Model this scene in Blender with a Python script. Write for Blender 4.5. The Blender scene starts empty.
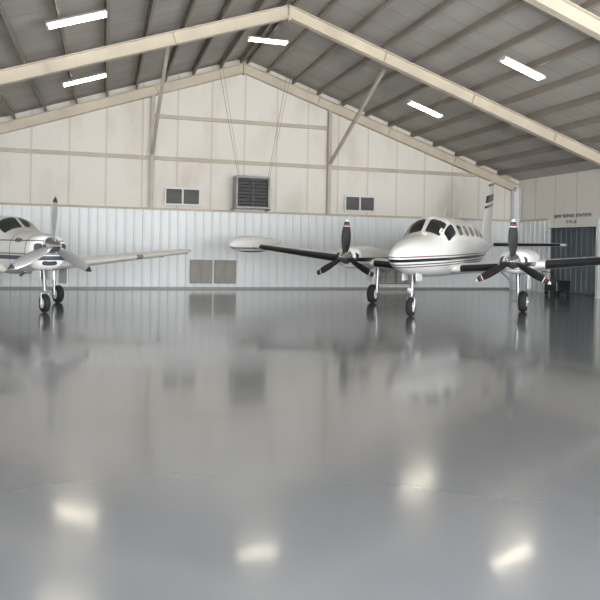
import bpy, math, random
from math import sin, cos, pi, radians, tan, sqrt
from mathutils import Vector, Matrix
random.seed(4)
scene = bpy.context.scene
scene.view_settings.view_transform = 'Standard'
COL = scene.collection
ZK, ZX, ZY = 1.0, 300, 300

# ---------------------------------------------------------------- materials
def new_mat(name):
    m = bpy.data.materials.new(name); m.use_nodes = True
    nt = m.node_tree
    return m, nt, nt.nodes['Principled BSDF']

def mat(name, color, rough=0.5, metal=0.0, var=0.06, scale=3.0, bump=0.0, coat=0.0, bscale=None):
    m, nt, b = new_mat(name)
    tc = nt.nodes.new('ShaderNodeTexCoord')
    n = nt.nodes.new('ShaderNodeTexNoise'); n.inputs['Scale'].default_value = scale
    n.inputs['Detail'].default_value = 5
    nt.links.new(tc.outputs['Object'], n.inputs['Vector'])
    r = nt.nodes.new('ShaderNodeValToRGB')
    r.color_ramp.elements[0].position = .3; r.color_ramp.elements[1].position = .7
    r.color_ramp.elements[0].color = tuple(max(0, c*(1-var)) for c in color)+(1,)
    r.color_ramp.elements[1].color = tuple(min(1, c*(1+var)) for c in color)+(1,)
    nt.links.new(n.outputs['Fac'], r.inputs['Fac'])
    nt.links.new(r.outputs['Color'], b.inputs['Base Color'])
    b.inputs['Roughness'].default_value = rough
    b.inputs['Metallic'].default_value = metal
    b.inputs['Coat Weight'].default_value = coat
    if bump > 0:
        bp = nt.nodes.new('ShaderNodeBump'); bp.inputs['Strength'].default_value = bump
        bp.inputs['Distance'].default_value = .02
        if bscale:
            n2 = nt.nodes.new('ShaderNodeTexNoise'); n2.inputs['Scale'].default_value = bscale
            nt.links.new(tc.outputs['Object'], n2.inputs['Vector'])
            nt.links.new(n2.outputs['Fac'], bp.inputs['Height'])
        else:
            nt.links.new(n.outputs['Fac'], bp.inputs['Height'])
        nt.links.new(bp.outputs['Normal'], b.inputs['Normal'])
    return m

def band_mat(name, base, bands, axis='Z', lo=0.0, hi=3.0, slope=0.0, rough=.3, coat=.3, metal=0):
    """paint with constant colour bands along an object axis (+slope*y)"""
    m, nt, b = new_mat(name)
    tc = nt.nodes.new('ShaderNodeTexCoord')
    sp = nt.nodes.new('ShaderNodeSeparateXYZ')
    nt.links.new(tc.outputs['Object'], sp.inputs[0])
    src = sp.outputs[axis]
    if slope:
        mu = nt.nodes.new('ShaderNodeMath'); mu.operation = 'MULTIPLY_ADD'
        mu.inputs[1].default_value = slope
        nt.links.new(sp.outputs['Y'], mu.inputs[0]); nt.links.new(src, mu.inputs[2]); src = mu.outputs[0]
    mr = nt.nodes.new('ShaderNodeMapRange')
    mr.inputs['From Min'].default_value = lo; mr.inputs['From Max'].default_value = hi
    nt.links.new(src, mr.inputs['Value'])
    r = nt.nodes.new('ShaderNodeValToRGB'); r.color_ramp.interpolation = 'CONSTANT'
    els = r.color_ramp.elements
    while len(els) > 1: els.remove(els[-1])
    els[0].position = 0; els[0].color = base+(1,)
    for a, bb, c in bands:
        e = els.new((a-lo)/(hi-lo)); e.color = c+(1,)
        e = els.new((bb-lo)/(hi-lo)); e.color = base+(1,)
    nt.links.new(mr.outputs[0], r.inputs['Fac'])
    nt.links.new(r.outputs['Color'], b.inputs['Base Color'])
    b.inputs['Roughness'].default_value = rough
    b.inputs['Coat Weight'].default_value = coat
    b.inputs['Metallic'].default_value = metal
    return m

def emis(name, color, s):
    m, nt, b = new_mat(name)
    b.inputs['Base Color'].default_value = (.9, .9, .9, 1)
    b.inputs['Emission Color'].default_value = color+(1,)
    b.inputs['Emission Strength'].default_value = s
    return m

WHITE = (.87, .87, .86); BLACK = (.012, .013, .017); MAROON = (.16, .02, .03)
M_beam = mat('cream_steel', (.61, .54, .435), .5, 0, .10, 1.2)
M_purlin = mat('purlin_steel', (.28, .245, .21), .6, 0, .15, 1.0)
M_post = mat('tan_post', (.52, .465, .385), .6, 0, .12, 1.5)
M_dark = mat('dark_metal', (.035, .035, .04), .5, .2)
M_frame = mat('grey_frame', (.30, .29, .28), .5, .2)
M_louver = mat('louver_grey', (.42, .40, .37), .5, .1)
M_slatdark = mat('louver_dark', (.15, .15, .15), .5, .1)
M_heat = mat('heater_frame', (.13, .125, .12), .5, .2)
M_pane = mat('dusty_pane', (.09, .095, .10), .25)
M_white = mat('white_paint', WHITE, .3, 0, .02, 2, coat=.3)
M_whitetrim = mat('white_trim', (.75, .76, .76), .5)
M_rubber = mat('tire_rubber', (.018, .018, .02), .75, 0, .2, 20)
M_chrome = mat('chrome', (.75, .76, .78), .14, 1.0, .03)
M_steel = mat('strut_steel', (.38, .39, .41), .35, .8, .1)
M_glass = mat('dark_window_glass', (.014, .018, .022), .06, 0, .1, 2, coat=1)
M_greenglass = mat('tinted_window_glass', (.03, .05, .045), .08, 0, .1, 2, coat=1)
M_boot = mat('deice_rubber', (.018, .018, .022), .45, 0, .2, 6)
M_blackpaint = mat('black_paint', (.02, .02, .024), .3)
M_rubfix = mat('fixture_white', (.7, .7, .68), .4)
M_tube = emis('lamp_tube', (1.0, .91, .72), 24)
M_cable = mat('cable', (.05, .05, .05), .6)
M_letter = mat('letter_black', (.06, .06, .065), .5)
M_redpaint = mat('red_paint', (.45, .03, .03), .35)
M_bluewall = mat('store_room_metal', (.24, .28, .31), .55, 0, .2, .8)

# floor: glossy epoxy, a clear top coat over a slightly rougher grey base
def floor_mat():
    m, nt, b = new_mat('epoxy_floor')
    N = nt.nodes.new; L = nt.links.new
    tc = N('ShaderNodeTexCoord')
    n1 = N('ShaderNodeTexNoise'); n1.inputs['Scale'].default_value = .35; n1.inputs['Detail'].default_value = 6
    n2 = N('ShaderNodeTexNoise'); n2.inputs['Scale'].default_value = .6; n2.inputs['Detail'].default_value = 5
    L(tc.outputs['Object'], n1.inputs['Vector']); L(tc.outputs['Object'], n2.inputs['Vector'])
    r = N('ShaderNodeValToRGB')
    r.color_ramp.elements[0].position = .3; r.color_ramp.elements[0].color = (.128, .132, .139, 1)
    r.color_ramp.elements[1].position = .7; r.color_ramp.elements[1].color = (.153, .157, .164, 1)
    L(n1.outputs['Fac'], r.inputs['Fac']); L(r.outputs['Color'], b.inputs['Base Color'])
    b.inputs['Roughness'].default_value = .19
    b.inputs['IOR'].default_value = 1.75
    b.inputs['Coat Weight'].default_value = .6
    b.inputs['Coat IOR'].default_value = 1.5
    mr = N('ShaderNodeMapRange'); mr.inputs['From Min'].default_value = .38; mr.inputs['From Max'].default_value = .62
    mr.inputs['To Min'].default_value = .07; mr.inputs['To Max'].default_value = .115
    L(n2.outputs['Fac'], mr.inputs['Value']); L(mr.outputs[0], b.inputs['Coat Roughness'])
    bp = N('ShaderNodeBump'); bp.inputs['Strength'].default_value = .03; bp.inputs['Distance'].default_value = .01
    n3 = N('ShaderNodeTexNoise'); n3.inputs['Scale'].default_value = 9.0; n3.inputs['Detail'].default_value = 1
    L(tc.outputs['Object'], n3.inputs['Vector'])
    L(n3.outputs['Fac'], bp.inputs['Height']); L(bp.outputs['Normal'], b.inputs['Normal']); L(bp.outputs['Normal'], b.inputs['Coat Normal'])
    return m
M_floor = floor_mat()
M_apron = mat('concrete_apron', (.55, .54, .52), .9, 0, .08, 1)

# upper wall: cream faced panels with vertical seams and stains
def upper_mat(name, axis):
    m, nt, b = new_mat(name)
    N = nt.nodes.new; L = nt.links.new
    tc = N('ShaderNodeTexCoord'); sp = N('ShaderNodeSeparateXYZ'); L(tc.outputs['Object'], sp.inputs[0])
    d = N('ShaderNodeMath'); d.operation = 'DIVIDE'; d.inputs[1].default_value = 1.22; L(sp.outputs[axis], d.inputs[0])
    fr = N('ShaderNodeMath'); fr.operation = 'FRACT'; L(d.outputs[0], fr.inputs[0])
    seam = N('ShaderNodeValToRGB'); e = seam.color_ramp.elements
    e[0].position = 0; e[0].color = (.66, .63, .59, 1); e[1].position = .025; e[1].color = (1, 1, 1, 1)
    k = e.new(.94); k.color = (1, 1, 1, 1); k = e.new(1.0); k.color = (.84, .82, .79, 1)
    L(fr.outputs[0], seam.inputs['Fac'])
    mp = N('ShaderNodeMapping'); mp.inputs['Scale'].default_value = (.9, .9, .4); L(tc.outputs['Object'], mp.inputs['Vector'])
    n = N('ShaderNodeTexNoise'); n.inputs['Scale'].default_value = .9; n.inputs['Detail'].default_value = 6
    n.inputs['Roughness'].default_value = .55
    L(mp.outputs[0], n.inputs['Vector'])
    r = N('ShaderNodeValToRGB'); e = r.color_ramp.elements
    e[0].position = .25; e[0].color = (.66, .605, .53, 1); e[1].position = .5; e[1].color = (.78, .75, .70, 1)
    L(n.outputs['Fac'], r.inputs['Fac'])
    mx = N('ShaderNodeMix'); mx.data_type = 'RGBA'; mx.blend_type = 'MULTIPLY'; mx.inputs[0].default_value = 1
    L(r.outputs['Color'], mx.inputs[6]); L(seam.outputs['Color'], mx.inputs[7]); L(mx.outputs[2], b.inputs['Base Color'])
    b.inputs['Roughness'].default_value = .75
    bp = N('ShaderNodeBump'); bp.inputs['Strength'].default_value = .4; bp.inputs['Distance'].default_value = .06
    n2 = N('ShaderNodeTexNoise'); n2.inputs['Scale'].default_value = 1.4; L(tc.outputs['Object'], n2.inputs['Vector'])
    L(n2.outputs['Fac'], bp.inputs['Height']); L(bp.outputs['Normal'], b.inputs['Normal'])
    return m
M_upX = upper_mat('cream_panel_back', 'X'); M_upY = upper_mat('cream_panel_side', 'Y')
M_rib = mat('ribbed_white_metal', (.80, .835, .86), .35, 0, .04, .8)

def ceil_mat():
    m, nt, b = new_mat('ceiling_insulation')
    N = nt.nodes.new; L = nt.links.new
    tc = N('ShaderNodeTexCoord'); sp = N('ShaderNodeSeparateXYZ'); L(tc.outputs['Object'], sp.inputs[0])
    d = N('ShaderNodeMath'); d.operation = 'DIVIDE'; d.inputs[1].default_value = 1.0; L(sp.outputs['Y'], d.inputs[0])
    fr = N('ShaderNodeMath'); fr.operation = 'FRACT'; L(d.outputs[0], fr.inputs[0])
    seam = N('ShaderNodeValToRGB'); e = seam.color_ramp.elements
    e[0].position = 0; e[0].color = (.6, .6, .6, 1); e[1].position = .05; e[1].color = (1, 1, 1, 1)
    L(fr.outputs[0], seam.inputs['Fac'])
    n = N('ShaderNodeTexNoise'); n.inputs['Scale'].default_value = .8; n.inputs['Detail'].default_value = 6
    L(tc.outputs['Object'], n.inputs['Vector'])
    r = N('ShaderNodeValToRGB'); e = r.color_ramp.elements
    e[0].position = .3; e[0].color = (.38, .355, .33, 1); e[1].position = .7; e[1].color = (.48, .455, .425, 1)
    L(n.outputs['Fac'], r.inputs['Fac'])
    mx = N('ShaderNodeMix'); mx.data_type = 'RGBA'; mx.blend_type = 'MULTIPLY'; mx.inputs[0].default_value = 1
    L(r.outputs['Color'], mx.inputs[6]); L(seam.outputs['Color'], mx.inputs[7]); L(mx.outputs[2], b.inputs['Base Color'])
    b.inputs['Roughness'].default_value = .8
    return m
M_ceil = ceil_mat()

# ---------------------------------------------------------------- mesh helpers
def obj(name, V, F, m, parent=None, smooth=False, kind=None, label=None, category=None, group=None, bevel=0, mats=None, fm=None):
    me = bpy.data.meshes.new(name)
    me.from_pydata([tuple(v) for v in V], [], F)
    if mats:
        for x in mats: me.materials.append(x)
        for p, i in zip(me.polygons, fm): p.material_index = i
    else:
        me.materials.append(m)
    if smooth:
        for p in me.polygons: p.use_smooth = True
    me.update()
    import bmesh
    bm = bmesh.new(); bm.from_mesh(me); bmesh.ops.recalc_face_normals(bm, faces=bm.faces); bm.to_mesh(me); bm.free()
    o = bpy.data.objects.new(name, me); COL.objects.link(o)
    if parent: o.parent = parent
    tag(o, kind, label, category, group)
    if bevel:
        md = o.modifiers.new('bevel', 'BEVEL'); md.width = bevel; md.segments = 2; md.limit_method = 'ANGLE'
    return o

def tag(o, kind=None, label=None, category=None, group=None):
    if kind: o['kind'] = kind
    if label: o['label'] = label
    if category: o['category'] = category
    if group: o['group'] = group

def empty(name, loc, label, category, rot=0, group=None):
    e = bpy.data.objects.new(name, None); COL.objects.link(e)
    e.location = loc; e.rotation_euler = (0, 0, rot); e.empty_display_size = .3
    tag(e, None, label, category, group)
    return e

class G:
    def __init__(s): s.V = []; s.F = []; s.M = []
    def add(s, V, F, mi=0):
        o = len(s.V); s.V += [Vector(v) for v in V]
        s.F += [tuple(i+o for i in f) for f in F]; s.M += [mi]*len(F)
    def box(s, a, b, mi=0):
        x0, y0, z0 = a; x1, y1, z1 = b
        s.add([(x0, y0, z0), (x1, y0, z0), (x1, y1, z0), (x0, y1, z0), (x0, y0, z1), (x1, y0, z1), (x1, y1, z1), (x0, y1, z1)],
              [(0, 3, 2, 1), (4, 5, 6, 7), (0, 1, 5, 4), (1, 2, 6, 5), (2, 3, 7, 6), (3, 0, 4, 7)], mi)
    def prism(s, prof, p0, p1, xa, ya, mi=0):
        p0 = Vector(p0); p1 = Vector(p1); n = len(prof)
        V = [p0+xa*a+ya*b for a, b in prof]+[p1+xa*a+ya*b for a, b in prof]
        F = [(i, (i+1) % n, (i+1) % n+n, i+n) for i in range(n)]+[tuple(range(n-1, -1, -1)), tuple(range(n, 2*n))]
        s.add(V, F, mi)
    def rod(s, p0, p1, r0, r1=None, n=14, mi=0):
        r1 = r0 if r1 is None else r1
        p0 = Vector(p0); p1 = Vector(p1); d = (p1-p0).normalized()
        x = d.orthogonal().normalized(); y = d.cross(x)
        V = [p0+(x*cos(2*pi*i/n)+y*sin(2*pi*i/n))*r0 for i in range(n)]+[p1+(x*cos(2*pi*i/n)+y*sin(2*pi*i/n))*r1 for i in range(n)]
        F = [(i, (i+1) % n, (i+1) % n+n, i+n) for i in range(n)]+[tuple(range(n-1, -1, -1)), tuple(range(n, 2*n))]
        s.add(V, F, mi)
    def lathe(s, c, axis, prof, n=28, mi=0):
        """prof: (dist along axis, radius)"""
        c = Vector(c); d = Vector(axis).normalized(); x = d.orthogonal().normalized(); y = d.cross(x)
        V = []; m = len(prof)
        for t, r in prof:
            for i in range(n):
                a = 2*pi*i/n; V.append(c+d*t+(x*cos(a)+y*sin(a))*max(r, 1e-4))
        F = []
        for k in range(m-1):
            for i in range(n):
                j = (i+1) % n; F.append((k*n+i, k*n+j, (k+1)*n+j, (k+1)*n+i))
        F.append(tuple(range(n-1, -1, -1))); F.append(tuple(range((m-1)*n, m*n)))
        s.add(V, F, mi)
    def out(s, name, m, parent=None, **k):
        return obj(name, s.V, s.F, m, parent, **k)

def smooth_angle(o, deg=35):
    for p in o.data.polygons: p.use_smooth = True
    try:
        o.data.set_sharp_from_angle(angle=radians(deg))
    except Exception: pass
    return o

# ---------------------------------------------------------------- building
D = 24.35; XR = 16.5; XL = -7.9; Y0 = 1.5; RX = 4.77; SL = .338; CZ = 8.48
def ceilz(x): return CZ-SL*abs(x-RX)
ZP = 2.8

obj('floor', [(XL, Y0, 0), (XR+.2, Y0, 0), (XR+.2, D+.2, 0), (XL, D+.2, 0)], [(0, 1, 2, 3)], M_floor, kind='structure', label='glossy grey epoxy hangar floor')
obj('ground', [(-45, -60, -.01), (55, -60, -.01), (55, Y0, -.01), (-45, Y0, -.01)], [(0, 1, 2, 3)], M_apron, kind='structure', label='pale concrete apron outside the open hangar')

def ribs(g, fn, a, b, z0, z1, pitch=.305, mi=1, h=.028):
    """trapezoid ribbed sheet; fn(s, out, z) -> point"""
    n = int((b-a)/pitch); pts = []
    for i in range(n+1):
        s = a+i*pitch
        for ds, o in ((0, .0), (.03, h), (.065, h), (.095, 0)):
            if s+ds <= b: pts.append((s+ds, o))
    pts.append((b, 0))
    V = [fn(s, o, z0) for s, o in pts]+[fn(s, o, z1) for s, o in pts]; m = len(pts)
    g.add(V, [(i, i+1, i+1+m, i+m) for i in range(m-1)], mi)

g = G()
g.add([(XL, D, ZP-.1), (XR, D, ZP-.1), (XR, D, ceilz(XR)), (RX, D, CZ), (XL, D, ceilz(XL))], [(0, 1, 2, 3, 4)], 0)
g.add([(XL, D+.15, 0), (XR+.15, D+.15, 0), (XR+.15, D+.15, ceilz(XR)+.1), (RX, D+.15, CZ+.1), (XL, D+.15, ceilz(XL)+.1)], [(0, 1, 2, 3, 4)], 0)
ribs(g, lambda s, o, z: (s, D-.03-o, z), XL, XR, 0, ZP)
g.out('wall_back', None, mats=[M_upX, M_rib], fm=g.M, kind='structure', label='gable end wall, cream panels above white ribbed metal')
# right wall with doorway
DY0, DY1, DZ = 19.6, 22.2, 2.50
g = G()
zt = ceilz(XR)
for a, b in ((Y0, D),):
    g.add([(XR, a, ZP-.1), (XR, b, ZP-.1), (XR, b, zt), (XR, a, zt)], [(0, 1, 2, 3)], 0)
ribs(g, lambda s, o, z: (XR-.02-o, s, z), Y0, DY0, 0, ZP)
ribs(g, lambda s, o, z: (XR-.02-o, s, z), DY1, D, 0, ZP)
g.box((XR-.03, DY0, DZ), (XR+.1, DY1, ZP), 0)
g.add([(XR+.15, Y0, ZP), (XR+.15, D, ZP), (XR+.15, D, zt), (XR+.15, Y0, zt)], [(0, 1, 2, 3)], 0)
g.out('wall_right', None, mats=[M_upY, M_rib], fm=g.M, kind='structure', label='side wall with cream panels, ribbed metal and a doorway')
# store room beyond the doorway
g = G()
X2 = XR+1.1
ribs(g, lambda s, o, z: (X2-o, s, z), DY0-1.2, DY1+2.2, 0, 3, mi=0)
g.add([(XR+.1, DY0-1.2, 0), (X2, DY0-1.2, 0), (X2, DY0-1.2, 3), (XR+.1, DY0-1.2, 3)], [(0, 1, 2, 3)], 0)
ribs(g, lambda s, o, z: (s, DY1+2.2-o, z), XR+.1, X2, 0, 3, mi=0)
g.add([(XR+.1, DY0-1.2, 3), (X2, DY0-1.2, 3), (X2, DY1+2.2, 3), (XR+.1, DY1+2.2, 3)], [(0, 1, 2, 3)], 0)
g.add([(XR+.2, DY0-1.2, 0), (X2, DY0-1.2, 0), (X2, DY1+2.2, 0), (XR+.2, DY1+2.2, 0)], [(0, 1, 2, 3)], 0)
g.out('wall_store_room', M_bluewall, kind='structure', label='blue-grey ribbed metal seen through the side doorway')
g = G()
g.box((XR-.09, DY0-.14, 0), (XR+.02, DY0, DZ+.06)); g.box((XR-.09, DY1, 0), (XR+.02, DY1+.1, DZ+.06)); g.box((XR-.09, DY0, DZ), (XR+.02, DY1, DZ+.06))
g.out('trim_1', M_whitetrim, kind='structure', label='white door frame around the side doorway', bevel=.01)
# left wall, unseen front gable added to darken the ceiling
g = G()
g.add([(XL, Y0, ZP-.1), (XL, D, ZP-.1), (XL, D, ceilz(XL)), (XL, Y0, ceilz(XL))], [(0, 1, 2, 3)], 0)
ribs(g, lambda s, o, z: (XL+.02+o, s, z), Y0, D, 0, ZP)
g.out('wall_left', None, mats=[M_upY, M_rib], fm=g.M, kind='structure', label='side wall, cream panels above white ribbed metal')
g = G()
g.add([(XL, Y0, 4.9), (XR, Y0, 4.9), (XR, Y0, 4.91), (RX, Y0, CZ), (XL, Y0, 4.91)], [(0, 1, 2, 3, 4)], 0)
g.out('wall_front_shade', M_upX, kind='structure', label='unseen gable panel above the open hangar door, added to shade the ceiling')
g = G()
g.add([(XL-.2, Y0, ceilz(XL-.2)), (RX, Y0, CZ), (RX, D+.2, CZ), (XL-.2, D+.2, ceilz(XL-.2))], [(0, 1, 2, 3)])
g.add([(RX, Y0, CZ), (XR+.2, Y0, ceilz(XR+.2)), (XR+.2, D+.2, ceilz(XR+.2)), (RX, D+.2, CZ)], [(0, 1, 2, 3)])
g.out('ceiling', M_ceil, kind='structure', label='sloped grey insulated metal roof underside')
# ledge trim over ribbed panel
g = G(); g.box((XL, D-.12, ZP), (XR-.4, D, ZP+.07)); g.out('trim_2', M_post, kind='structure', label='tan ledge strip capping the ribbed panels')
g = G(); g.box((XR-.1, DY1+.15, ZP), (XR, D-.3, ZP+.07)); g.out('trim_3', M_post, kind='structure', label='tan ledge strip on the side wall')
g = G(); g.box((XL, D-.09, 0), (XR-.4, D-.03, .07)); g.out('baseboard_back', M_frame, kind='structure', label='grey base channel of the ribbed wall')

# rigid frames
def Iprof(dep, w, tf=.022, tw=.014):
    h = dep/2; a = w/2; b = tw/2
    return [(-a, -h), (a, -h), (a, -h+tf), (b, -h+tf), (b, h-tf), (a, h-tf), (a, h), (-a, h), (-a, h-tf), (-b, h-tf), (-b, -h+tf), (-a, -h+tf)]
BT = 8.25
def frame(y, dep=.34, w=.20):
    e = empty('roof_frame', (RX, y, 0), 'cream steel rigid frame spanning the hangar roof', 'steel frame', group='rigid frames of the hangar')
    for sgn, xe in ((1, XR-.22), (-1, XL+.22)):
        dx = abs(xe-RX)
        up = Vector((sgn*SL, 0, 1)).normalized()
        ya = Vector((0, 1, 0))
        c0 = Vector((0, 0, BT-dep/2/up.z)); c1 = Vector((sgn*dx, 0, BT-dep/2/up.z-SL*dx))
        g = G(); g.prism(Iprof(dep, w), c0, c1, ya, up)
        # stiffeners
        for k in range(1, 4):
            c = c0.lerp(c1, k/4); dd = (c1-c0).normalized()
            g.prism([(-w/2, -dep/2), (w/2, -dep/2), (w/2, dep/2), (-w/2, dep/2)], c-dd*.006, c+dd*.006, ya, up)
        g.out('rafter', M_beam, e)
        zc = c1.z-.1
        g = G(); g.prism(Iprof(.32, .2), (sgn*(dx), 0, 0), (sgn*(dx), 0, zc+.12), ya, Vector((1, 0, 0)))
        g.box((sgn*dx-.2, -.14, 0), (sgn*dx+.2, .14, .02))
        g.out('column', M_whitetrim, e, label='white painted steel column')
    g = G(); g.box((-.02, -w/2-.01, BT-dep-.09), (.02, w/2+.01, BT-.01))
    for zz in (.08, .18, .28):
        g.rod((-.05, .06, BT-zz-.02), (.05, .06, BT-zz-.02), .014); g.rod((-.05, -.06, BT-zz-.02), (.05, -.06, BT-zz-.02), .014)
    g.out('ridge_plate', M_beam, e)
    return e
FY = [24.18, 17.95, 11.9, 5.75]
for y in FY: frame(y)

# purlins
def purlin(sgn, off):
    x = RX+sgn*off; h = .19
    up = Vector((sgn*SL, 0, 1)).normalized(); xa = Vector((sgn*1, 0, -SL)).normalized()
    z = ceilz(x)-.012
    prof = [(-.035, 0), (.035, 0), (.035, -.03), (.029, -.03), (.029, -.006), (-.029, -.006), (-.029, -h+.006), (.035, -h+.006), (.035, -h), (-.035, -h)]
    g = G(); g.prism(prof, (x, Y0+.05, z), (x, D-.02, z), xa, up)
    return g.out('roof_purlin', M_purlin, label='brown-grey steel purlin running along the roof', category='roof beam', group='roof purlins')
for sgn in (1, -1):
    for off in [.18]+[.93+.98*k for k in range(11)]:
        purlin(sgn, off)

# end wall posts, girts, braces
def ceilbot(x): return BT-.38-SL*abs(x-RX)
for x in (1.54, 8.12):
    g = G(); g.prism(Iprof(.2, .12), (x, D-.14, ZP+.07), (x, D-.14, ceilbot(x)+.03), Vector((1, 0, 0)), Vector((0, 1, 0)))
    g.out('wall_post', M_post, label='tan steel post standing against the gable wall', category='post', group='gable wall posts')
g = G(); g.box((XL, D-.1, 4.57), (XR-.45, D, 4.70)); g.box((XL, D-.13, 4.67), (XR-.45, D-.1, 4.70))
g.out('wall_girt', M_post, label='long tan girt across the whole gable wall', category='steel girt', group='gable wall girts')
g = G(); g.box((1.63, D-.1, 6.06), (8.03, D, 6.18)); g.box((1.63, D-.13, 6.16), (8.03, D-.1, 6.18))
g.out('wall_girt', M_post, label='short tan girt between the two gable posts', category='steel girt', group='gable wall girts')
for x in (1.54, 8.12):
    g = G()
    p0 = Vector((x, D-.26, 4.76)); p1 = Vector((x+.06, 19.2, ceilz(x)-.22))
    d = (p1-p0).normalized(); xa = Vector((1, 0, 0)); ya = d.cross(xa).normalized()
    g.prism([(-.05, -.05), (.05, -.05), (.05, -.04), (-.04, -.04), (-.04, .05), (-.05, .05)], p0, p1, xa, ya)
    g.box((x-.06, D-.3, 4.66), (x+.06, D-.24, 4.86))
    g.out('roof_brace', M_post, label='slanted tan brace from wall post up to roof', category='brace', group='diagonal braces')

# vents and windows
def framed_louver(name, x0, x1, z0, z1, n, fw, mf, ms, label, cat, group, cols=1, dep=.07, back=None):
    e = empty(name, ((x0+x1)/2, D-.08, z0), label, cat, group=group)
    w = (x1-x0)/2; h = z1-z0
    g = G(); g.box((-w, -dep, 0), (w, 0, fw)); g.box((-w, -dep, h-fw), (w, 0, h)); g.box((-w, -dep, fw), (-w+fw, 0, h-fw)); g.box((w-fw, -dep, fw), (w, 0, h-fw))
    for c in range(1, cols):
        xc = -w+2*w*c/cols; g.box((xc-fw/2, -dep, fw), (xc+fw/2, 0, h-fw))
    g.out('frame', mf, e, bevel=.005)
    g = G(); g.box((-w+fw, -.012, fw), (w-fw, -.002, h-fw)); g.out('backing', back or M_dark, e)
    g = G()
    for c in range(cols):
        a = -w+2*w*c/cols+fw*.6; b = -w+2*w*(c+1)/cols-fw*.6
        for i in range(n):
            z = fw+(h-2*fw)*(i+.5)/n; s = (h-2*fw)/n*.42
            g.add([(a, -dep*.85, z-s), (b, -dep*.85, z-s), (b, -.02, z+s), (a, -.02, z+s), (a, -dep*.85, z-s+.008), (b, -dep*.85, z-s+.008), (b, -.02, z+s+.008), (a, -.02, z+s+.008)],
                  [(0, 1, 2, 3), (4, 5, 6, 7), (0, 1, 5, 4), (2, 3, 7, 6), (1, 2, 6, 5), (0, 3, 7, 4)])
    g.out('slats', ms, e)
    return e
framed_louver('louver_window', 2.0, 3.28, 2.98, 3.62, 6, .06, M_whitetrim, M_slatdark, 'pale framed louvred window high on the gable wall', 'window', 'high louvred windows', cols=2, back=M_pane)
framed_louver('louver_window', 8.78, 10.04, 2.98, 3.60, 6, .06, M_whitetrim, M_slatdark, 'pale framed louvred window high on the gable wall', 'window', 'high louvred windows', cols=2, back=M_pane)
for x0 in (2.95, 3.83, 10.15, 11.0):
    framed_louver('wall_vent', x0, x0+.8, .2, 1.05, 9, .04, M_frame, M_louver, 'grey louvred vent low in the ribbed wall', 'vent', 'low wall vents', cols=2)

# heater unit
e = empty('unit_heater', (5.05, 24.05, 2.92), 'grey framed unit heater with dark louvres on the gable wall', 'heater')
g = G(); w = .62; 
g.box((-w, -.55, 0), (w, .1, .08)); g.box((-w, -.55, 1.08), (w, .1, 1.16)); g.box((-w, -.55, .08), (-w+.07, .1, 1.08)); g.box((w-.07, -.55, .08), (w, .1, 1.08)); g.box((-w+.07, .04, .08), (w-.07, .1, 1.08))
g.out('housing', M_frame, e, bevel=.012)
g = G()
for i in range(8):
    z = .12+i*.12; g.add([(-w+.07, -.53, z), (w-.07, -.53, z), (w-.07, -.47, z+.035), (-w+.07, -.47, z+.035)], [(0, 1, 2, 3)])
g.box((-.012, -.545, .08), (.012, -.53, 1.08))
g.out('grille', M_heat, e)
g = G(); g.box((-w+.07, -.40, .08), (w-.07, -.38, 1.08)); g.out('core', M_dark, e)
for x in (-w-.02, w+.02):
    g = G(); g.box((x-.02, -.5, -.04), (x+.02, .26, 0)); g.rod((x, -.25, -.02), (x, .24, -.1), .012)
    g.out('bracket', M_frame, e)
for a, b in (((4.5, 23.55, 4.08), (3.65, 23.3, ceilz(3.65)-.02)), ((5.6, 23.55, 4.08), (6.2, 23.3, ceilz(6.2)-.02))):
    g = G(); g.rod(a, b, .007, n=8); g.rod((a[0]+.06, a[1]+.0, a[2]), (b[0]+.14, b[1], b[2]), .005, n=8)
    g.out('hanger_cable', M_heat, label='thin dark cable hanging the heater from roof', category='cable', group='heater cables')

# lamps
def lamp(x, y):
    sgn = 1 if x > RX+.3 else (-1 if x < RX-.3 else 0)
    e = empty('strip_light', (x, y, ceilz(x)-(.22 if sgn else .34)), 'lit white two-tube fluorescent fixture under the roof', 'ceiling light', group='fluorescent strip lights')
    e.rotation_euler = (0, sgn*math.atan(SL), 0)
    g = G(); g.prism([(-.06, .0), (.06, 0), (.17, -.07), (.17, -.08), (-.17, -.08), (-.17, -.07)], (-.64, 0, 0), (.64, 0, 0), Vector((0, 1, 0)), Vector((0, 0, 1)))
    for q in (-.625, .625): g.box((q-.02, -.16, -.13), (q+.02, .16, -.075))
    g.out('housing', M_rubfix, e)
    for yy in (-.11, .11):
        g = G(); g.rod((-.60, yy, -.105), (.60, yy, -.105), .018); o = g.out('tube', M_tube, e, smooth=False); smooth_angle(o)
for y in (9.6, 15.1, 20.6):  # nearest row is out of view, added for extra light
    for x in (-.68, 4.8, 10.3): lamp(x, y)

# lettering
def text(body, loc, rot, size, m, name='text', parent=None, **k):
    c = bpy.data.curves.new('t', 'FONT'); c.body = body; c.size = size; c.align_x = 'CENTER'; c.extrude = .004; c.space_character = 1.12; c.space_word = 1.3
    t = bpy.data.objects.new('t', c); COL.objects.link(t); bpy.context.view_layer.update()
    me = bpy.data.meshes.new_from_object(t.evaluated_get(bpy.context.evaluated_depsgraph_get()))
    bpy.data.objects.remove(t)
    me.materials.clear(); me.materials.append(m)
    o = bpy.data.objects.new(name, me); COL.objects.link(o); o.location = loc; o.rotation_euler = rot
    if parent: o.parent = parent
    tag(o, **k)
    return o
text('NEW REPAIR STATION', (XR-.025, 20.95, 2.87), (pi/2, 0, -pi/2), .18, M_letter, 'sign_lettering', label='black lettering painted above the side doorway', category='lettering')
text('77.PL.65', (XR-.06, 20.95, 2.65), (pi/2, 0, -pi/2), .16, M_letter, 'sign_lettering', label='short second row of black lettering above doorway', category='lettering')

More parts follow.
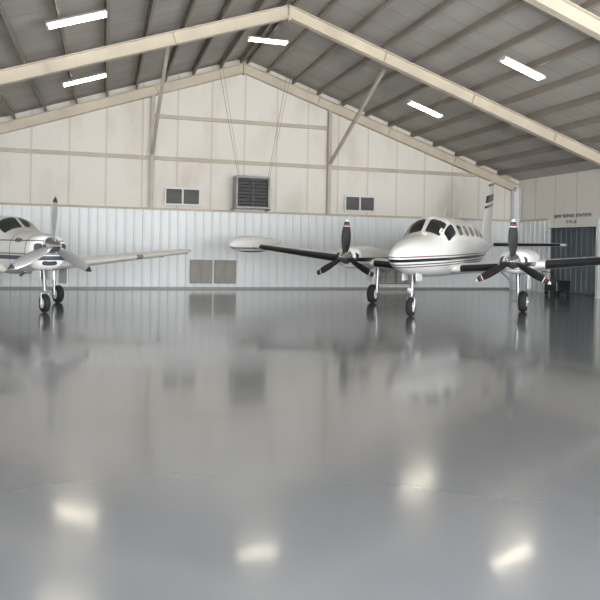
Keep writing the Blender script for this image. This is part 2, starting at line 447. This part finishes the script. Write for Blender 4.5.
# black cart in doorway
e = empty('tool_cart', (15.9, 20.95, 0), 'low black equipment cart beside the doorway', 'cart')
g = G(); g.box((-.3, -.35, .16), (.3, .35, .55)); g.out('body', M_blackpaint, e, bevel=.03)
g = G(); g.rod((-.3, -.3, .55), (-.42, -.3, .85), .015); g.rod((-.3, .3, .55), (-.42, .3, .85), .015); g.rod((-.42, -.31, .85), (-.42, .31, .85), .017); g.out('handle', M_dark, e)
for a in (-.25, .25):
    for b in (-.28, .28):
        g = G(); g.lathe((a, b-.03, .08), (0, 1, 0), [(0, .06), (.01, .08), (.05, .08), (.06, .06)], n=18); g.out('wheel', M_rubber, e)

# ---------------------------------------------------------------- aircraft toolkit
def interp(st, y):
    """st: sorted list (y, v...) monotone-ish hermite"""
    n = len(st)
    if y <= st[0][0]: return st[0][1:]
    if y >= st[-1][0]: return st[-1][1:]
    for i in range(n-1):
        if st[i][0] <= y <= st[i+1][0]: break
    a, b = st[i], st[i+1]; h = b[0]-a[0]; t = (y-a[0])/h
    res = []
    for k in range(1, len(a)):
        d = (b[k]-a[k])/h
        dl = (a[k]-st[i-1][k])/(a[0]-st[i-1][0]) if i > 0 else d
        dr = (st[i+2][k]-b[k])/(st[i+2][0]-b[0]) if i+2 < n else d
        m0 = 0 if dl*d <= 0 else 2*dl*d/(dl+d)
        m1 = 0 if dr*d <= 0 else 2*dr*d/(dr+d)
        if i == 0: m0 = d
        res.append((2*t**3-3*t*t+1)*a[k]+(t**3-2*t*t+t)*h*m0+(-2*t**3+3*t*t)*b[k]+(t**3-t*t)*h*m1)
    return res

def spow(v, p): return math.copysign(abs(v)**p, v)
def surf(st, y, th, cx=0):
    hw, zb, zt, ex = interp(st, y)
    return Vector((cx+hw*spow(cos(th), 2/ex), y, (zb+zt)/2+(zt-zb)/2*spow(sin(th), 2/ex)))
def body(st, cx=0, ny=70, nt=40):
    y0, y1 = st[0][0], st[-1][0]; V = []; F = []
    ys = [y0+(y1-y0)*(.5-.5*cos(pi*i/(ny))) for i in range(ny+1)]
    ys = sorted(set(ys+[s[0] for s in st])); m = len(ys)
    for y in ys:
        for j in range(nt): V.append(surf(st, y, 2*pi*j/nt, cx))
    for i in range(m-1):
        for j in range(nt):
            k = (j+1) % nt; F.append((i*nt+j, i*nt+k, (i+1)*nt+k, (i+1)*nt+j))
    F.append(tuple(range(nt))); F.append(tuple(range((m-1)*nt, m*nt)))
    return V, F
def patch(st, y0, y1, t0, t1, off=.01, ex=4, cx=0, shear=0, nr=7, ns=36):
    """rounded patch on surface. shear: y shift per unit theta fraction"""
    t0, t1 = radians(t0), radians(t1); V = []; F = []
    def P(a, b):
        th = (t0+t1)/2+(t1-t0)/2*b; y = (y0+y1)/2+(y1-y0)/2*a+shear*b
        p = surf(st, y, th, cx); q = surf(st, y, th+.01, cx)-p; r = surf(st, y+.01, th, cx)-p
        n = q.cross(r); 
        if n.length > 0: n.normalize()
        c = interp(st, y); ctr = Vector((cx, y, (c[1]+c[2])/2))
        if n.dot(p-ctr) < 0: n = -n
        return p+n*off
    V.append(P(0, 0))
    for r in range(1, nr+1):
        for s in range(ns):
            a = 2*pi*s/ns; V.append(P(r/nr*spow(cos(a), 2/ex), r/nr*spow(sin(a), 2/ex)))
    for s in range(ns): F.append((0, 1+s, 1+(s+1) % ns))
    for r in range(nr-1):
        for s in range(ns):
            k = (s+1) % ns; o = 1+r*ns; F.append((o+s, o+k, o+ns+k, o+ns+s))
    return V, F
def foil(n=14):
    xs = [.5-.5*cos(pi*i/n) for i in range(n+1)]
    def t(x): return 5*(.2969*sqrt(x)-.126*x-.3516*x*x+.2843*x**3-.1036*x**4)
    return xs, t
def wing_pts(sec, vertical=False, nf=14, grow=0, xmax=1.0):
    """sec: (span pos, yLE, chord, z offset, thickness ratio)"""
    xs, t = foil(nf); xs = [x for x in xs if x <= xmax]
    rows = []
    for s, yl, c, z, th in sec:
        loop = [(x, t(x)*th*c+grow) for x in reversed(xs)]+[(x, -(t(x)*th*c+grow)) for x in xs[1:]]
        row = []
        for x, h in loop:
            yy = yl+x*c-(grow if x < .001 else 0)
            row.append(Vector((h+z, yy, s)) if vertical else Vector((s, yy, z+h)))
        rows.append(row)
    n = len(rows[0]); V = [p for r in rows for p in r]; F = []
    closed = xmax >= 1
    for i in range(len(rows)-1):
        for j in range(n if closed else n-1):
            k = (j+1) % n; F.append((i*n+j, i*n+k, (i+1)*n+k, (i+1)*n+j))
    if closed:
        F.append(tuple(range(n))); F.append(tuple(range((len(rows)-1)*n, len(rows)*n)))
    return V, F
def part(name, VF, m, parent, **k):
    o = obj(name, VF[0], VF[1], m, parent, **k); smooth_angle(o, 40); return o
def prop(parent, c, length, angles, mb, hubm, blade_w=.085, spin_r=.17, spin_l=.42):
    g = G(); g.lathe((0, 0, 0), (0, 1, 0), [(-.06, .1), (-.05, .13), (.06, .13), (.08, .1)])
    hub = g.out('propeller', M_steel, parent); hub.location = c; smooth_angle(hub)
    g = G(); g.lathe((0, .10, 0), (0, -1, 0), [(0, spin_r), (.05, spin_r*1.0), (spin_l*.4, spin_r*.86), (spin_l*.65, spin_r*.62), (spin_l*.85, spin_r*.33), (spin_l*.96, spin_r*.12), (spin_l, .005)], n=32)
    o = g.out('spinner', hubm, hub); smooth_angle(o, 50)
    for a in angles:
        V = []; F = []; R = 12; n = 10
        for i in range(R+1):
            t = i/R; r = .08+(length-.08)*t
            w = blade_w*(.45+.75*sin(pi*min(1, t*.9+.12)))*(1 if t < .9 else (1-((t-.9)/.1)**2*.75))
            th = .028*(1-t)+.006; tw = radians(62*(1-t)+16*t)
            if i == 0: w = .03; th = .03
            for j in range(n):
                q = 2*pi*j/n; px = w*cos(q); py = th*sin(q)
                V.append((px*cos(tw)-py*sin(tw), px*sin(tw)+py*cos(tw), r))
        for i in range(R):
            for j in range(n):
                k = (j+1) % n; F.append((i*n+j, i*n+k, (i+1)*n+k, (i+1)*n+j))
        F.append(tuple(range(n))); F.append(tuple(range(R*n, (R+1)*n)))
        b = part('propeller_blade', (V, F), mb, hub); b.rotation_euler = (0, radians(a), 0)
    return hub
def wheel(parent, c, r, w):
    g = G(); x = c[0]
    pr = [(-w/2, r*.55), (-w/2, r*.78), (-w*.42, r*.92), (-w*.2, r), (w*.2, r), (w*.42, r*.92), (w/2, r*.78), (w/2, r*.55)]
    g.lathe(c, (1, 0, 0), pr, n=36); o = g.out('tire', M_rubber, parent); smooth_angle(o, 50)
    g = G(); g.lathe(c, (1, 0, 0), [(-w*.52, r*.2), (-w*.5, r*.54), (w*.5, r*.54), (w*.52, r*.2)], n=28); g.rod((c[0]-w*.7, c[1], c[2]), (c[0]+w*.7, c[1], c[2]), .03)
    o = g.out('wheel_hub', M_whitetrim, parent); smooth_angle(o)

# ---------------------------------------------------------------- twin engine aeroplane
def twin():
    t = radians(43)
    A = empty('twin_engine_airplane', (9.04, 16.74, 0), 'white twin-engine propeller airplane with black and maroon stripes', 'airplane', rot=-t)
    st = [(-4.35, .03, 1.38, 1.44, 2), (-4.27, .12, 1.27, 1.54, 2), (-4.05, .225, 1.16, 1.64, 2.05), (-3.6, .335, 1.06, 1.765, 2.1), (-3.0, .445, .98, 1.86, 2.2),
          (-2.45, .54, .93, 1.94, 2.3), (-2.15, .60, .91, 2.03, 2.3), (-1.7, .66, .90, 2.32, 2.4), (-1.35, .69, .89, 2.45, 2.4), (-.6, .72, .88, 2.48, 2.3), (.8, .72, .88, 2.48, 2.3), (1.8, .67, .94, 2.43, 2.2),
          (2.8, .54, 1.08, 2.3, 2.2), (4.0, .36, 1.3, 2.12, 2.1), (5.2, .20, 1.5, 2.0, 2), (6.3, .07, 1.66, 1.9, 2), (6.7, .02, 1.74, 1.84, 2)]
    Mf = band_mat('twin_fuselage_paint', WHITE, [(1.235, 1.255, MAROON), (1.29, 1.32, BLACK), (1.36, 1.44, BLACK), (1.475, 1.50, MAROON)], lo=0, hi=3, slope=-.02)
    fus = part('fuselage', body(st), Mf, A)
    # windows: theta 90 = top, 0 = port (+x), 180 = starboard
    for a, b in ((50, 87), (93, 130)):
        part('windshield', patch(st, -2.17, -1.62, a, b, .012, 7, shear=0), M_glass, fus)
    for side in (0, 1):
        def T(lo, hi): return (lo, hi) if side == 0 else (180-hi, 180-lo)
        a, b = T(20, 46); part('side_window', patch(st, -1.96, -1.44, a, b, .012, 5), M_glass, fus)
        for y in (-.98, -.32, .34, 1.0, 1.6):
            a, b = T(18, 40); part('cabin_window', patch(st, y-.19, y+.19, a, b, .012, 2.8), M_glass, fus)
    # wings
    sec = [(.45, -1.25, 2.15, 1.10, .13), (2.2, -1.15, 1.95, 1.22, .14), (6.1, -.25, 1.2, 1.60, .13)]
    for s in (1, -1):
        S = [(s*a, b, c, d, e) for a, b, c, d, e in sec]
        w = part('wing', wing_pts(S), M_white, A)
        S2 = [(s*2.75, -1.023, 1.844, 1.274, .14), (s*5.75, -.331, 1.267, 1.566, .13)]
        part('deice_boot', wing_pts(S2, grow=.005, xmax=.12), M_boot, w)
        part('deice_boot', wing_pts([(s*.72, -1.234, 2.12, 1.118, .1315), (s*1.65, -1.181, 2.01, 1.182, .137)], grow=.005, xmax=.06), M_boot, w)
        # tip tank
        ts = [(-1.42, .01, 1.61, 1.64, 2), (-1.28, .10, 1.51, 1.74, 2), (-1.0, .185, 1.44, 1.83, 2), (-.5, .245, 1.385, 1.90, 2), (.1, .25, 1.38, 1.90, 2), (.6, .225, 1.41, 1.87, 2), (1.2, .14, 1.54, 1.82, 2), (1.65, .055, 1.67, 1.80, 2), (1.87, .01, 1.74, 1.78, 2)]
        ts = [(q[0]+.2,)+q[1:] for q in ts]
        part('tip_tank', body(ts, cx=s*6.26, ny=30, nt=28), band_mat('tank_paint', WHITE, [(1.36, 1.42, BLACK), (1.50, 1.53, BLACK)]), w)
        # nacelle
        cx = s*2.14
        ns = [(-1.88, .20, 1.20, 1.50, 2.2), (-1.84, .29, 1.12, 1.57, 2.3), (-1.7, .36, 1.06, 1.62, 2.5), (-1.2, .40, 1.02, 1.65, 2.6), (-.5, .41, 1.0, 1.65, 2.6), (.4, .36, 1.03, 1.58, 2.4), (1.3, .24, 1.10, 1.48, 2.2), (2.1, .05, 1.22, 1.36, 2)]
        n = part('engine_nacelle', body(ns, cx=cx, ny=40), band_mat('nacelle_paint', WHITE, [(1.14, 1.16, MAROON), (1.23, 1.33, BLACK)]), A)
        for q in (-1, 1):
            g = G(); c = Vector((cx+q*.235, -1.86, 1.37))
            V = [c+Vector((.08*cos(2*pi*i/24), -.0, .095*sin(2*pi*i/24))) for i in range(24)]+[c+Vector((.08*cos(2*pi*i/24), .16, .095*sin(2*pi*i/24))) for i in range(24)]
            g.add(V, [(i, (i+1) % 24, (i+1) % 24+24, i+24) for i in range(24)]+[tuple(range(24)), tuple(range(24, 48))])
            g.out('air_inlet', M_dark, n)
        for q in (-1, 1):
            g = G(); g.rod((cx+q*.22, .1, 1.03), (cx+q*.22, .45, .93), .05, .045); o = g.out('exhaust_pipe', M_steel, n); smooth_angle(o)
        Mb = band_mat('blade_paint', (.014, .014, .016), [(.80, .825, (.7, .7, .7)), (.85, .87, (.3, .05, .05)), (.93, 1.05, (.75, .75, .75))], lo=0, hi=1.2, rough=.65, coat=0)
        prop(A, (cx, -2.0, 1.35), 1.0, (0 if s > 0 else 2, 120, 240), Mb, M_chrome, blade_w=.11, spin_r=.19)
        # main gear
        gx = s*1.97
        g = G(); g.rod((gx-s*.02, 0, 1.1), (gx, .0, .5), .05); g.rod((gx, 0, .55), (gx, 0, .30), .034); g.rod((gx-.16, 0, .27), (gx+.16, 0, .27), .03)
        g.rod((gx-s*.5, .0, 1.08), (gx, 0, .62), .025); g.rod((gx, .06, .62), (gx, .16, .45), .018); g.rod((gx, .16, .45), (gx, .04, .31), .018)
        ge = g.out('main_landing_gear', M_steel, A); smooth_angle(ge)
        wheel(ge, (gx+s*.13, 0, .27), .27, .2)
        g = G(); g.box((gx+s*.28-.012, -.3, .62), (gx+s*.28+.012, .25, 1.05)); g.out('gear_door', M_white, ge, bevel=.01)
    # nose gear
    g = G(); g.rod((0, -2.9, 1.05), (0, -3.0, .5), .05); g.rod((0, -3.0, .5), (0, -3.02, .42), .035)
    for q in (-.09, .09): g.rod((q, -3.02, .44), (q, -3.02, .23), .02)
    g.rod((-.11, -3.02, .44), (.11, -3.02, .44), .028); g.rod((0, -2.95, .7), (0, -2.4, 1.0), .02)
    g.rod((0, -3.08, .62), (0, -3.17, .53), .016); g.rod((0, -3.17, .53), (0, -3.06, .44), .016)
    ge = g.out('nose_landing_gear', M_steel, A); smooth_angle(ge)
    wheel(ge, (0, -3.02, .23), .23, .14)
    for q in (-1, 1):
        g = G(); g.box((q*.17-.008, -3.2, .84), (q*.17+.008, -2.75, 1.04)); g.out('gear_door', M_white, ge, bevel=.006)
    g = G(); g.lathe((0.0, -3.1, .62), (0, -1, 0), [(0, .05), (.03, .065), (.06, .06), (.065, .01)], n=20); o = g.out('taxi_light', M_chrome, ge); smooth_angle(o)
    # tail
    f = part('tail_fin', wing_pts([(1.85, 4.15, 2.35, 0, .09), (2.25, 4.75, 1.7, 0, .09), (4.08, 5.98, .9, 0, .08)], vertical=True),
             band_mat('fin_paint', WHITE, [(2.25, 2.32, MAROON), (2.42, 2.66, BLACK), (2.98, 3.04, MAROON), (3.15, 3.5, BLACK), (3.58, 3.64, MAROON)], hi=4, slope=-.15), A)
    for s in (1, -1):
        w = part('horizontal_stabilizer', wing_pts([(s*.05, 5.0, 1.35, 1.80, .12), (s*2.6, 5.45, .85, 1.82, .12)]), M_white, A)
        part('deice_boot', wing_pts([(s*.35, 5.05, 1.29, 1.80, .12), (s*2.45, 5.42, .88, 1.82, .12)], grow=.006, xmax=.10), M_boot, w)
    for q in ((-.2, .05), (1.6, 1.8)):
        g = G(); g.rod((0, q[0], 2.46), (0, q[1], 2.75), .008, n=8); g.out('antenna', M_whitetrim, A)
twin()

# ---------------------------------------------------------------- single engine aeroplane
def single():
    t = radians(-28)
    A = empty('single_engine_airplane', (-2.31, 18.09, 0), 'white single-engine low-wing airplane with polished propeller', 'airplane', rot=-t)
    st = [(-2.44, .25, 1.20, 1.66, 2.4), (-2.40, .37, 1.05, 1.72, 2.7), (-2.28, .435, .97, 1.755, 2.8), (-1.8, .49, .90, 1.80, 2.9), (-1.25, .54, .84, 1.85, 2.7), (-.95, .565, .82, 1.93, 2.5), (-.4, .59, .80, 2.17, 2.5),
          (.1, .60, .80, 2.23, 2.5), (1.0, .56, .82, 2.21, 2.4), (1.9, .45, .92, 2.06, 2.3), (3.0, .30, 1.08, 1.84, 2.2), (4.4, .16, 1.22, 1.62, 2), (5.3, .04, 1.36, 1.5, 2)]
    Mf = band_mat('single_fuselage_paint', WHITE, [(1.18, 1.27, (.05, .06, .09)), (1.30, 1.33, (.25, .26, .28)), (1.60, 1.625, (.05, .06, .09))], slope=0)
    fus = part('fuselage', body(st), Mf, A)
    for a, b in ((42, 88.3), (91.7, 138)):
        part('windshield', patch(st, -1.0, -.43, a, b, .012, 8), M_greenglass, fus)
    for s in (0, 1):
        for y, hw in ((-.1, .28), (.62, .33), (1.35, .28)):
            a, b = (16, 40) if s == 0 else (140, 164)
            part('cabin_window', patch(st, y-hw, y+hw, a, b, .012, 4), M_greenglass, fus)
        a, b = (22, 36) if s == 0 else (144, 158)
        part('cowl_gill', patch(st, -1.95, -1.65, a, b, .008, 6, nr=3), M_slatdark, fus)
    # thin dark rings: cowl front lip seam and firewall seam
    for y0 in (-1.475, -2.18):
        V = []; F = []
        for j in range(48):
            for y in (y0, y0+.02):
                p = surf(st, y, 2*pi*j/48); V.append(Vector((p.x*1.006, p.y, 1.36+(p.z-1.36)*1.006)))
        for j in range(48):
            k = (j+1) % 48; F.append((2*j, 2*j+1, 2*k+1, 2*k))
        part('cowl_seam', (V, F), M_dark, fus)
    for q in (-1, 1):
        g = G(); V = []
        for yy in (-2.45, -2.3):
            V += [Vector((q*.27+.09*spow(cos(2*pi*i/24), .7), yy, 1.46+.10*spow(sin(2*pi*i/24), .7))) for i in range(24)]
        g.add(V, [(i, (i+1) % 24, (i+1) % 24+24, i+24) for i in range(24)]+[tuple(range(24)), tuple(range(24, 48))])
        g.out('air_inlet', M_dark, fus)
    g = G(); V = []
    for yy in (-2.43, -2.2):
        V += [Vector((.17*spow(cos(2*pi*i/24), .7), yy, 1.12+.055*spow(sin(2*pi*i/24), .7))) for i in range(24)]
    g.add(V, [(i, (i+1) % 24, (i+1) % 24+24, i+24) for i in range(24)]+[tuple(range(24)), tuple(range(24, 48))])
    g.out('air_inlet', M_dark, fus)
    for q in (-1, 1):
        g = G(); g.rod((q*.25, -1.7, .92), (q*.25, -1.45, .82), .04); o = g.out('exhaust_pipe', M_steel, fus); smooth_angle(o)
    Mb = band_mat('polished_blade', (.55, .56, .57), [(.96, 1.1, (.08, .08, .085))], lo=0, hi=1.2, rough=.32, coat=0, metal=.6)
    prop(A, (0, -2.57, 1.51), 1.09, (2, 122, 242), Mb, M_chrome, blade_w=.112, spin_r=.19, spin_l=.46)
    Mw = mat('single_wing_paint', (.78, .76, .71), .3, 0, .04, 2, coat=.3)
    for s in (1, -1):
        w = part('wing', wing_pts([(s*.4, -1.0, 2.15, .95, .15), (s*1.5, -.7, 1.85, 1.05, .15), (s*5.1, -.45, 1.1, 1.38, .13), (s*5.32, -.3, .8, 1.41, .08)]), Mw, A)
        part('landing_light', wing_pts([(s*3.3, -.575, 1.475, 1.215, .14), (s*3.5, -.561, 1.433, 1.2333, .139)], grow=.006, xmax=.05), M_frame, w)
        for x in (2.2, 3.3, 4.6):
            g = G(); zz = 1.05+.33*(x-1.5)/3.75; g.box((s*x-.012, .45-.07*x, zz-.13), (s*x+.012, .78-.07*x, zz-.03)); g.out('flap_hinge', M_steel, w)
        g = G(); g.lathe((s*5.30, .0, 1.41), (s, 0, 0), [(0, .03), (.05, .028), (.07, .01)], n=16); o = g.out('navigation_light', M_redpaint if s > 0 else M_bluewall, w); smooth_angle(o)
        g = G(); gx = s*1.2
        g.rod((gx, 0, 1.0), (gx, 0, .5), .045); g.rod((gx, 0, .5), (gx, 0, .26), .03); g.rod((gx-.13, 0, .23), (gx+.13, 0, .23), .026); g.rod((gx-s*.5, 0, .95), (gx, 0, .6), .02)
        ge = g.out('main_landing_gear', M_steel, A); smooth_angle(ge)
        wheel(ge, (gx+s*.11, 0, .23), .23, .17)
        g = G(); g.box((gx+s*.24-.01, -.25, .5), (gx+s*.24+.01, .22, .98)); g.out('gear_door', M_white, ge, bevel=.01)
        w = part('horizontal_stabilizer', wing_pts([(s*.05, 4.1, 1.1, 1.5, .1), (s*1.9, 4.45, .7, 1.5, .1)]), M_white, A)
    part('tail_fin', wing_pts([(1.45, 3.7, 1.6, 0, .1), (2.9, 4.7, .75, 0, .09)], vertical=True), M_white, A)
    g = G(); y = -2.2
    g.rod((0, y+.1, 1.0), (0, y, .48), .045); g.rod((-.09, y, .46), (.09, y, .46), .026)
    for q in (-.085, .085): g.rod((q, y, .46), (q, y, .21), .018)
    g.rod((0, y+.06, .7), (0, y+.5, .92), .018); g.rod((0, y-.06, .62), (0, y-.14, .53), .014)
    ge = g.out('nose_landing_gear', M_steel, A); smooth_angle(ge)
    wheel(ge, (0, y, .21), .21, .13)
    for q in (-1, 1):
        g = G(); g.box((q*.15-.008, y-.1, .74), (q*.15+.008, y+.35, .95)); g.out('gear_door', M_white, ge, bevel=.006)
single()

# ---------------------------------------------------------------- light
w = bpy.data.worlds.new('sky'); scene.world = w; w.use_nodes = True
nt = w.node_tree; bg = nt.nodes['Background']
tc = nt.nodes.new('ShaderNodeTexCoord'); sp = nt.nodes.new('ShaderNodeSeparateXYZ'); nt.links.new(tc.outputs['Generated'], sp.inputs[0])
r = nt.nodes.new('ShaderNodeValToRGB'); e = r.color_ramp.elements
e[0].position = 0; e[0].color = (1, .99, .97, 1); e[1].position = .8; e[1].color = (.78, .87, 1, 1)
nt.links.new(sp.outputs['Z'], r.inputs['Fac']); nt.links.new(r.outputs['Color'], bg.inputs['Color'])
bg.inputs['Strength'].default_value = 3.3

sl = bpy.data.lights.new('sun', 'SUN'); sl.energy = 18; sl.angle = radians(1); sl.color = (1, .96, .9)
so = bpy.data.objects.new('sun', sl); COL.objects.link(so); so.rotation_euler = (radians(-8), radians(35), 0)
al = bpy.data.lights.new('door_fill_light', 'AREA'); al.shape = 'RECTANGLE'; al.size = 22; al.size_y = 4.5; al.energy = 2850; al.color = (.97, .99, 1)  # added fill lamp behind the camera, strengthens daylight from the open door
ao = bpy.data.objects.new('door_fill_light', al); COL.objects.link(ao); ao.location = (4.3, -1.5, 2.0); ao.rotation_euler = (radians(96), 0, 0)

# ---------------------------------------------------------------- camera (level, slightly rolled, lens shifted down)
yaw, rol, f = radians(16.2), .0195, 672
F = Vector((sin(yaw), cos(yaw), 0))
R0 = Vector((cos(yaw), -sin(yaw), 0)); U0 = R0.cross(F).normalized()
R = (R0+U0*rol).normalized(); U = (U0-R0*rol).normalized()
cam = bpy.data.cameras.new('camera'); cam.sensor_width = 36; cam.lens = f/600*36*ZK; cam.clip_end = 300
cam.shift_x = (ZX-300)/600*ZK; cam.shift_y = (246.5-ZY)/600*ZK
co = bpy.data.objects.new('camera', cam); COL.objects.link(co)
mm = Matrix((R, U, -F)).transposed().to_4x4(); mm.translation = Vector((0, 0, 1.6)); co.matrix_world = mm
scene.camera = co
